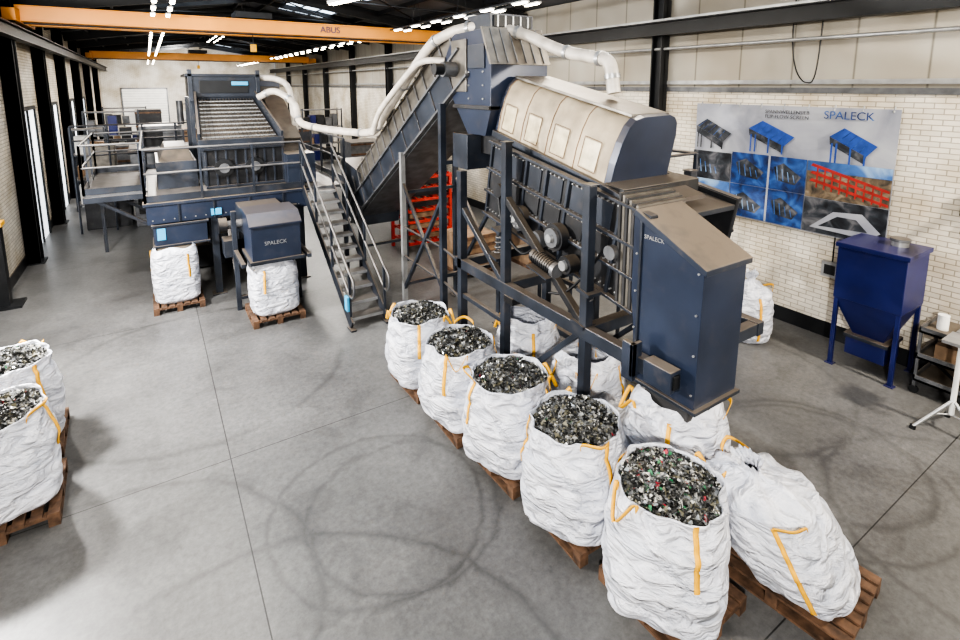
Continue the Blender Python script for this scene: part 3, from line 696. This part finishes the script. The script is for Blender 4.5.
for x in (1.24,2.42):
    b.beam((x,10.95,.0),(x,10.95,2.05),.09,.09,'blue'); b.beam((x,9.9,1.23),(x,11.0,1.23),.08,.08,'blue'); b.beam((x,10.95,.5),(x,11.9,1.6),.06,.06,'blue')
b.tube([(1.15,11.3,1.7),(1.0,11.3,1.7)],.16,'dark',16); b.beam((1.24,10.95,.25),(2.42,10.95,.25),.07,.07,'blue')
b.tube([(1.42,11.3,1.7),(1.15,11.3,1.7)],.09,'grey',12); b.box(1.05,1.3,11.0,11.4,1.1,1.45,'blue')
b.finish('outfeed_chute',g,.008)
text('maker_logo','SPALECK',(1.82,9.945,1.58),.10,'lgrey',(1,0,0),(0,0,1),g)
b=MB()
b.box(1.0,2.65,12.9,15.8,2.19,3.1,'dark')
for i in range(9): b.box(.98+i*.205,1.02+i*.205,12.86,12.9,2.2,3.1,'blue')
for z in (2.2,2.65,3.06): b.box(.96,2.69,12.84,12.9,z,z+.05,'blue')
for x in (1.35,2.0): b.tube([(x,12.88,2.65),(x,12.78,2.65)],.2,'black',20); b.tube([(x,12.78,2.65),(x,12.74,2.65)],.11,'grey',20)
for i in range(12): b.box(.97,1.0,12.9+i*.26,12.94+i*.26,2.2,3.1,'blue')
b.hexa([(.95,13.0,3.12),(2.6,13.0,3.12),(2.4,15.2,4.05),(1.1,15.2,4.05)],[(.95,12.95,3.2),(2.6,12.95,3.2),(2.4,15.15,4.13),(1.1,15.15,4.13)],'cover')
for i in range(19):
    t=i/18; b.beam((.97+t*1.6,12.95,3.23),(1.12+t*1.26,15.15,4.16),.02,.03,'dark')
for i in range(12):
    t=i/11; b.beam((.97+.13*t,12.95+2.2*t,3.24+.93*t),(2.58-.2*t,12.95+2.2*t,3.24+.93*t),.03,.03,'lgrey')
b.beam((.9,12.9,3.3),(1.05,15.2,4.25),.05,.3,'blue'); b.beam((2.65,12.9,3.3),(2.45,15.2,4.25),.05,.3,'blue'); b.box(.88,2.68,12.85,12.93,3.05,3.3,'blue')
b.box(.05,.85,13.4,15.5,2.19,2.8,'blue'); b.hexa([(.1,13.5,2.8),(.8,13.5,2.8),(.8,15.4,2.8),(.1,15.4,2.8)],[(.25,13.8,3.1),(.7,13.8,3.1),(.7,15.2,3.1),(.25,15.2,3.1)],'dark')
b.finish('screen_deck',g,.004)
b=MB()
b.hexa([(1.1,15.2,3.4),(2.4,15.2,3.4),(2.4,16.9,3.4),(1.1,16.9,3.4)],[(.9,15.1,4.2),(2.6,15.1,4.2),(2.6,17.0,4.2),(.9,17.0,4.2)],'blue')
b.box(.95,2.5,15.15,16.9,4.2,4.72,'dark'); b.box(.9,2.55,15.05,15.15,4.2,4.78,'blue'); b.box(1.15,2.3,15.02,15.05,4.3,4.62,'black')
b.box(.85,2.6,15.0,16.95,4.72,4.79,'blue'); b.box(1.9,2.3,15.0,15.02,4.5,4.6,'sticker')
for x in (.95,2.5):
    for y in (15.2,16.9): b.beam((x,y,2.16),(x,y,4.2),.1,.1,'blue')
b.box(.9,1.0,15.0,15.1,4.1,4.9,'blue'); b.box(2.5,2.6,15.0,15.1,4.1,4.9,'blue')
b.finish('feed_hopper',g,.006)
b=MB()
for x in (2.75,3.25):
    b.beam((x,13.0,2.6),(x,16.4,4.4),.04,.42,'blue')
b.beam((3.0,13.0,2.6),(3.0,16.4,4.4),.44,.1,'rubber'); b.beam((3.0,13.6,3.15),(3.0,16.4,4.65),.52,.06,'cover')
b.box(2.7,3.3,16.0,17.0,3.9,4.75,'navy'); b.box(2.65,3.3,12.5,13.2,2.2,2.9,'blue2')
for x in (2.75,3.25): b.beam((x,16.6,0),(x,16.6,4.0),.08,.08,'blue')
b.finish('transfer_conveyor',g,.004)
b=MB()
PX,PY=-1.3,13.6
b.box(PX,-.15,PY,17,2.1,2.16,'grey'); b.beam((PX,PY,2.05),(-.15,PY,2.05),.06,.12,'blue'); b.beam((PX,PY,2.05),(PX,17,2.05),.06,.12,'blue')
b.box(2.9,3.9,12.0,17,2.1,2.16,'grey'); b.beam((3.9,12,2.05),(3.9,17,2.05),.06,.12,'blue')
for y in (13.7,15.2,16.9): b.beam((PX+.1,y,2.08),(-.1,y,1.3),.07,.07,'blue')
b.beam((PX+.05,16.9,0),(PX+.05,16.9,2.1),.08,.08,'blue')
for x,y in ((3.85,12.1),(3.85,16.9)): b.beam((x,y,0),(x,y,2.1),.09,.09,'blue')
def rail(pts,h=1.08,sp=1.0):
    for p,q_ in zip(pts[:-1],pts[1:]):
        p=Vector(p);q_=Vector(q_);n=max(1,round((q_-p).length/sp))
        for i in range(n+1):
            s=p.lerp(q_,i/n); b.beam(s,s+Vector((0,0,h)),.045,.045,'blue')
        for z in (h,h*.55): b.tube([p+Vector((0,0,z)),q_+Vector((0,0,z))],.024,'grey',8)
        b.beam(p+Vector((0,0,.08)),q_+Vector((0,0,.08)),.012,.14,'blue')
rail([(-.2,17,2.16),(-.2,12.05,2.16),(2.85,12.05,2.16)]); rail([(PX,17,2.16),(PX,PY,2.16),(-.25,PY,2.16)]); rail([(3.88,12.1,2.16),(3.88,17,2.16)]); rail([(PX,17,2.16),(2.9,17,2.16)])
b.finish('walkway_railings',g)

# ------------------------------------------------------------------ staircase
g=Grp('steel_staircase',(3.2,10.5,0)); b=MB()
nst=11
for i in range(nst):
    t=(i+.5)/nst; y=8.95+t*3.0; z=(i+1)*2.12/(nst+0)-.02
    b.box(2.88,3.52,y-.13,y+.13,z-.035,z,'grey'); b.box(2.88,3.52,y-.135,y-.12,z-.05,z+.005,'lgrey')
for x in (2.86,3.54):
    b.beam((x,8.85,.08),(x,12.0,2.16),.03,.22,'blue'); b.box(x-.05,x+.05,8.75,8.98,0,.03,'blue')
    for t in (0.02,.34,.67,.98):
        y=8.85+3.15*t; z=.08+2.08*t; b.beam((x,y,z),(x,y,z+1.0),.04,.04,'blue')
    for hh in (1.0,.55): b.tube([(x,8.9,.1+hh),(x,12.0,2.16+hh)],.024,'grey',8)
    b.tube(curve_pts([(x,8.9,1.1),(x,8.7,.98),(x,8.66,.8),(x,8.75,.66),(x,8.9,.65)],5),.022,'grey',8)
b.finish('flight',g)
b=MB(); b.box(2.80,2.845,8.9,9.05,.35,.62,'sticker'); b.finish('label_plate',g)

# ------------------------------------------------------------------ blue filter hopper by the wall
g=Grp('filter_hopper',(9.5,3.1,0)); b=MB()
b.box(9.05,9.9,2.66,3.56,1.15,2.02,'royal'); b.box(9.02,9.93,2.63,3.59,1.98,2.05,'royal')
b.hexa([(9.28,2.9,.55),(9.68,2.9,.55),(9.68,3.32,.55),(9.28,3.32,.55)],[(9.05,2.66,1.15),(9.9,2.66,1.15),(9.9,3.56,1.15),(9.05,3.56,1.15)],'royal')
b.box(9.2,9.75,2.84,3.38,.22,.55,'royal'); b.box(9.17,9.78,2.81,3.41,.5,.56,'blue')
for x in (9.09,9.86):
    for y in (2.70,3.52): b.box(x-.03,x+.03,y-.03,y+.03,0,1.2,'royal'); b.box(x-.06,x+.06,y-.06,y+.06,0,.015,'royal')
b.tube([(9.6,2.95,2.05),(9.6,2.95,2.13)],.11,'lgrey',20); b.tube([(9.6,2.95,2.13),(9.6,2.95,2.17)],.13,'grey',20)
b.finish('housing',g,.006)

# ------------------------------------------------------------------ banner
g=Grp('wall_banner',(9.93,5.1,1.85))
Yl,Yr,Z0,Z1=6.85,3.25,1.86,4.12; X=9.955
def pm(name,cs,sc):
    m,nt,b_=_new(name); tc=N(nt,'ShaderNodeTexCoord'); nz=N(nt,'ShaderNodeTexNoise'); nz.inputs['Scale'].default_value=sc; nz.inputs['Detail'].default_value=8; nz.inputs['Distortion'].default_value=.7
    nt.links.new(tc.outputs['Object'],nz.inputs['Vector']); r=ramp(nt,nz.outputs['Fac'],[(.32+.36*i/(len(cs)-1),c) for i,c in enumerate(cs)]); nt.links.new(r.outputs['Color'],b_.inputs['Base Color']); b_.inputs['Roughness'].default_value=.5; return m
bsky=pm('print_sky',[(.02,.05,.14),(.05,.13,.34),(.25,.38,.55)],2.2); bblue=pm('print_blue',[(.008,.012,.04),(.015,.045,.17),(.04,.12,.34)],4.0)
bdark=pm('print_dark',[(.006,.007,.01),(.03,.035,.045),(.12,.12,.13)],5.0); bhead=pm('print_header',[(.17,.18,.22),(.27,.28,.32),(.34,.35,.38)],1.0); bred=paint('print_red',(0.30,0.02,0.015),0.6,0,0.4,5)
bbrown=pm('print_brown',[(.02,.02,.02),(.12,.09,.06),(.25,.2,.14)],6.0); bmach=paint('print_machine_blue',(.015,.055,.26),.6,0,.3,6)
b=MB()
nY,nZ=40,24; vs=[]
for j in range(nZ+1):
    for i in range(nY+1):
        y=Yl+(Yr-Yl)*i/nY; z=Z0+(Z1-Z0)*j/nZ
        vs.append((X+.012*noise.noise(Vector((y*1.3,z*1.1,3))),y,z))
b.add(vs,[(j*(nY+1)+i,j*(nY+1)+i+1,(j+1)*(nY+1)+i+1,(j+1)*(nY+1)+i) for j in range(nZ) for i in range(nY)],bhead,True)
for i in range(9):
    y=Yl-.1+(Yr-Yl+.2)*i/8; b.tube([(X-.01,y,Z1-.05),(9.99,y,Z1+.04)],.012,'lgrey',6)
b.finish('sheet',g)
def bp(u0,u1,v0,v1,m,dx=.02):
    b.box(X-dx-.004,X-dx,Yl+(Yr-Yl)*u1,Yl+(Yr-Yl)*u0,Z0+(Z1-Z0)*v0,Z0+(Z1-Z0)*v1,m)
def pp(pts,m,dx=.03):
    vs=[(X-dx,Yl+(Yr-Yl)*u,Z0+(Z1-Z0)*v) for u,v in pts]; b.add(vs,[tuple(range(len(vs)))],m)
b=MB()
bp(.0,.24,.30,.56,bdark); bp(.245,.64,.30,.58,bblue); bp(.645,.998,.29,.58,bbrown)
bp(.0,.24,.01,.295,bsky); bp(.245,.64,.01,.295,bblue); bp(.645,.998,.01,.285,bdark)
bp(.45,.46,.01,.58,bhead,.026)
bp(.645,.998,.50,.58,bsky,.024)
for (u,v,s,m) in ((.12,.74,.11,bdark),(.45,.75,.12,bmach),(.83,.73,.10,bmach)):
    pp([(u-s,v+.05),(u-s*.4,v+.12),(u+s,v),(u+s*.6,v-.08)],m); pp([(u-s,v+.05),(u+s*.6,v-.08),(u+s*.55,v-.14),(u-s*.95,v-.01)],bdark,.034)
    for k_ in (-.9,-.7,-.1,.5): pp([(u+k_*s,v),(u+k_*s+.008,v),(u+k_*s+.008,v-.15),(u+k_*s,v-.15)],m,.036)
    for k_ in range(5): t=k_/5; pp([(u-s*.9+t*s*1.5,v+.045-t*.12),(u-s*.88+t*s*1.5+.003,v+.045-t*.12),(u-s*.4+t*s*1.3+.003,v+.11-t*.11),(u-s*.4+t*s*1.3,v+.11-t*.11)],bblue,.034)
for k_ in range(3): pp([(.66,.54-.06*k_),(.67,.56-.06*k_),(.995,.42-.05*k_),(.995,.40-.05*k_)],bred)
for k_ in range(9): pp([(.69+k_*.034,.54-k_*.016),(.697+k_*.034,.54-k_*.016),(.697+k_*.034,.37-k_*.009),(.69+k_*.034,.37-k_*.009)],bred,.034)
for (u,v,s) in ((.11,.15,.08),(.11,.42,.08),(.35,.44,.08),(.55,.44,.07),(.35,.14,.08),(.55,.15,.07)):
    pp([(u-s,v+.05),(u-s*.3,v+.09),(u+s,v-.01),(u+s*.6,v-.08),(u-s*.7,v-.06)],bdark)
    for k_ in range(4): pp([(u-s*.8+k_*s*.4,v+.06-.02*k_),(u-s*.74+k_*s*.4,v+.06-.02*k_),(u-s*.6+k_*s*.4,v-.06),(u-s*.66+k_*s*.4,v-.06)],bsky,.034)
pp([(.68,.05),(.78,.2),(.90,.22),(.98,.10),(.93,.04)],bhead,.034); pp([(.72,.07),(.80,.17),(.88,.17),(.93,.09)],bdark,.038)
b.finish('printed_photos',g)
text('title','SPALECK',(X-.03,Yl+(Yr-Yl)*.80,Z0+(Z1-Z0)*.94),.19,bblue,(0,-1,0),(0,0,1),g,.002)
text('subtitle','SPANNWELLENSIEB\nFLIP-FLOW SCREEN',(X-.03,Yl+(Yr-Yl)*.52,Z0+(Z1-Z0)*.93),.09,bdark,(0,-1,0),(0,0,1),g,.002)

# ------------------------------------------------------------------ odds and ends
g=Grp('red_rack',(6,12.7,0)); b=MB()
for x in (5.55,6.9):
    for y in (12.3,13.2): b.beam((x,y,0),(x,y,2.1),.08,.08,'red')
for z in (.25,.55,.85,1.15,1.45,1.75,2.05):
    for y in (12.3,13.2): b.beam((5.55,y,z),(6.9,y,z),.05,.07,'red')
    for i in range(6): b.beam((5.6+i*.26,12.25,z+.05),(5.6+i*.26,13.25,z+.05),.06,.04,'red')
    b.box(5.7,6.75,12.4,13.1,z+.08,z+.2,'brown' if z<1 else 'dark')
b.finish('frame',g)
def crate(x,y,w_,d_,h_,m,z=.1):
    b=MB(); b.box(x,x+w_,y,y+d_,.1,h_,m)
    for i in range(5): b.box(x-.02,x+w_+.02,y-.02,y,.1+i*(h_-.15)/4.2,.18+i*(h_-.15)/4.2,'wood')
    for xx in (x,x+w_/2-.05,x+w_-.1): b.box(xx,xx+.1,y,y+d_,0,.1,'wood')
    b.finish('storage_crate')
crate(-1.2,24,1.6,1.2,2.2,'grey'); crate(.8,25.5,1.5,1.2,2.6,'brown'); crate(4.5,26,2.2,1.4,2.4,'blue'); crate(7.4,22,1.6,1.6,2.0,'grey'); crate(7.2,16.5,1.8,1.4,1.7,'brown'); crate(2.8,28,1.4,1.2,3.0,'lgrey')
crate(-.6,33,1.2,1.0,3.2,'dark'); crate(7.6,9.6,1.1,1.1,1.2,'brown'); crate(5.9,9.9,.9,.9,1.0,'brown')
def shelf(x,y,w_,h_,nm='storage_shelf'):
    g=Grp(nm,(x,y,0)); b=MB(); rnd=random.Random(int(x*10+y))
    for xx in (x,x+w_):
        for yy in (y,y+.8): b.beam((xx,yy,0),(xx,yy,h_),.06,.06,'blue')
    for k_ in range(4):
        z=.2+k_*(h_-.3)/3; b.box(x,x+w_,y,y+.8,z,z+.05,'grey'); xx=x+.1
        while xx<x+w_-.45 and k_<3:
            ww=rnd.uniform(.25,.5); b.box(xx,xx+ww,y+.1,y+.7,z+.05,z+.05+rnd.uniform(.3,(h_-.3)/3-.15),rnd.choice(('white','brown','dark','grey','royal'))); xx+=ww+.06
    b.finish('rack_frame',g)
shelf(-2.3,38,2.2,3.2); shelf(1.6,38,2.4,3.4); shelf(4.4,34,2.4,3.2); shelf(7.2,29.5,2.2,3.2); shelf(-2.4,28,2.0,3.4); shelf(-2.4,23.0,1.0,3.0)
g=Grp('background_baler',(.3,20,0)); b=MB()
b.box(-.6,1.2,19.5,21.5,0,2.4,'grey'); b.box(-.3,.9,19.7,21.2,2.4,3.2,'grey'); b.box(-.65,1.25,19.45,21.55,2.35,2.45,'blue')
b.box(-.5,.4,19.45,19.5,.4,2.0,'dark'); b.box(-.2,.35,19.66,19.7,2.55,3.1,'dark'); b.tube([(.9,20,3.2),(.9,20,4.0)],.10,'grey',12); b.box(1.4,2.6,19.8,21,0,3.3,'blue'); b.hexa([(1.6,20,3.3),(2.4,20,3.3),(2.4,20.8,3.3),(1.6,20.8,3.3)],[(1.3,19.7,4.0),(2.7,19.7,4.0),(2.7,21.1,4.0),(1.3,21.1,4.0)],'blue')
b.box(-1.9,-.7,19.8,21.2,0,1.6,'dark'); b.box(-1.8,-1.0,20,21,1.6,2.6,'cover')
for i in range(4): b.tube([(-2.0+i*.9,19.4,3.3),(-2.0+i*.9,19.4,0)],.03,'blue',6)
for z in (2.4,2.85,3.3): b.tube([(-2.0,19.4,z),(1.2,19.4,z)],.025,'blue',8)
b.finish('body',g,.01)
b=MB(); b.box(9.88,9.99,3.85,4.12,1.15,1.42,'lgrey'); b.box(9.87,9.88,3.9,4.07,1.2,1.37,'dark'); b.tube([(9.95,3.98,1.42),(9.95,3.98,1.86)],.012,'black',6); b.finish('wall_socket_box')
b=MB(); b.tube(curve_pts([(9.97,5.0,6.5),(9.95,5.0,5.4),(9.95,4.9,4.8),(9.95,4.7,4.55),(9.95,4.55,4.8),(9.95,4.5,6.5)],8),.012,'black',6); b.finish('hanging_cable')
g=Grp('tripod_stand',(8.5,1.9,0)); b=MB()
b.tube([(8.5,1.85,.25),(8.5,1.85,1.25)],.03,'white',10)
for a in (0.3,2.4,4.5): b.tube([(8.5,1.85,.45),(8.5+.42*math.cos(a),1.85+.42*math.sin(a),.03)],.022,'lgrey',8); b.tube([(8.5+.42*math.cos(a),1.85+.42*math.sin(a),.0),(8.5+.42*math.cos(a),1.85+.42*math.sin(a),.05)],.035,'black',10); b.tube([(8.5,1.85,.25),(8.5+.22*math.cos(a),1.85+.22*math.sin(a),.24)],.014,'lgrey',6)
b.box(8.3,8.7,1.7,2.0,1.25,1.29,'lgrey'); b.finish('stand',g)
g=Grp('metal_trolley',(9.5,2.1,0)); b=MB()
for x in (9.2,9.9):
    for y in (1.75,2.45): b.beam((x,y,.1),(x,y,1.05),.035,.035,'grey'); b.tube([(x-.02,y,.06),(x+.02,y,.06)],.06,'black',12)
for z in (.2,.55,.95):
    b.box(9.18,9.92,1.73,2.47,z,z+.03,'cover'); b.box(9.18,9.2,1.73,2.47,z,z+.09,'grey'); b.box(9.18,9.92,2.45,2.47,z,z+.09,'grey')
b.box(9.3,9.7,1.9,2.3,.58,.8,'brown'); b.tube([(9.5,2.3,.98),(9.5,2.3,1.2)],.07,'white',12); b.box(9.3,9.8,1.8,2.1,.98,1.08,'lgrey'); b.beam((9.25,1.8,.26),(9.85,2.4,.32),.08,.06,'dark')
b.finish('body',g)
b=MB(); b.tube([(9.98,2.3,2.75),(9.5,2.15,2.6),(9.2,2.1,2.55)],.05,'black',10); b.tube([(9.22,2.1,2.55),(9.1,2.08,2.53)],.09,'dark',12); b.box(9.93,9.99,2.2,2.4,2.6,2.9,'black'); b.finish('wall_extraction_arm')

# ------------------------------------------------------------------ camera
cam=bpy.data.cameras.new('camera'); co=bpy.data.objects.new('camera',cam); scene.collection.objects.link(co); scene.camera=co
cam.sensor_width=36; cam.sensor_fit='HORIZONTAL'; cam.lens=515/960*36; cam.shift_y=-155/960; cam.clip_start=.05; cam.clip_end=200
co.location=(0,0,4.5)
co.rotation_euler=(math.radians(90-8.8),0,math.radians(-32.7))
scene.view_settings.view_transform='AgX'
scene.view_settings.look='AgX - High Contrast'
scene.view_settings.exposure=0.4
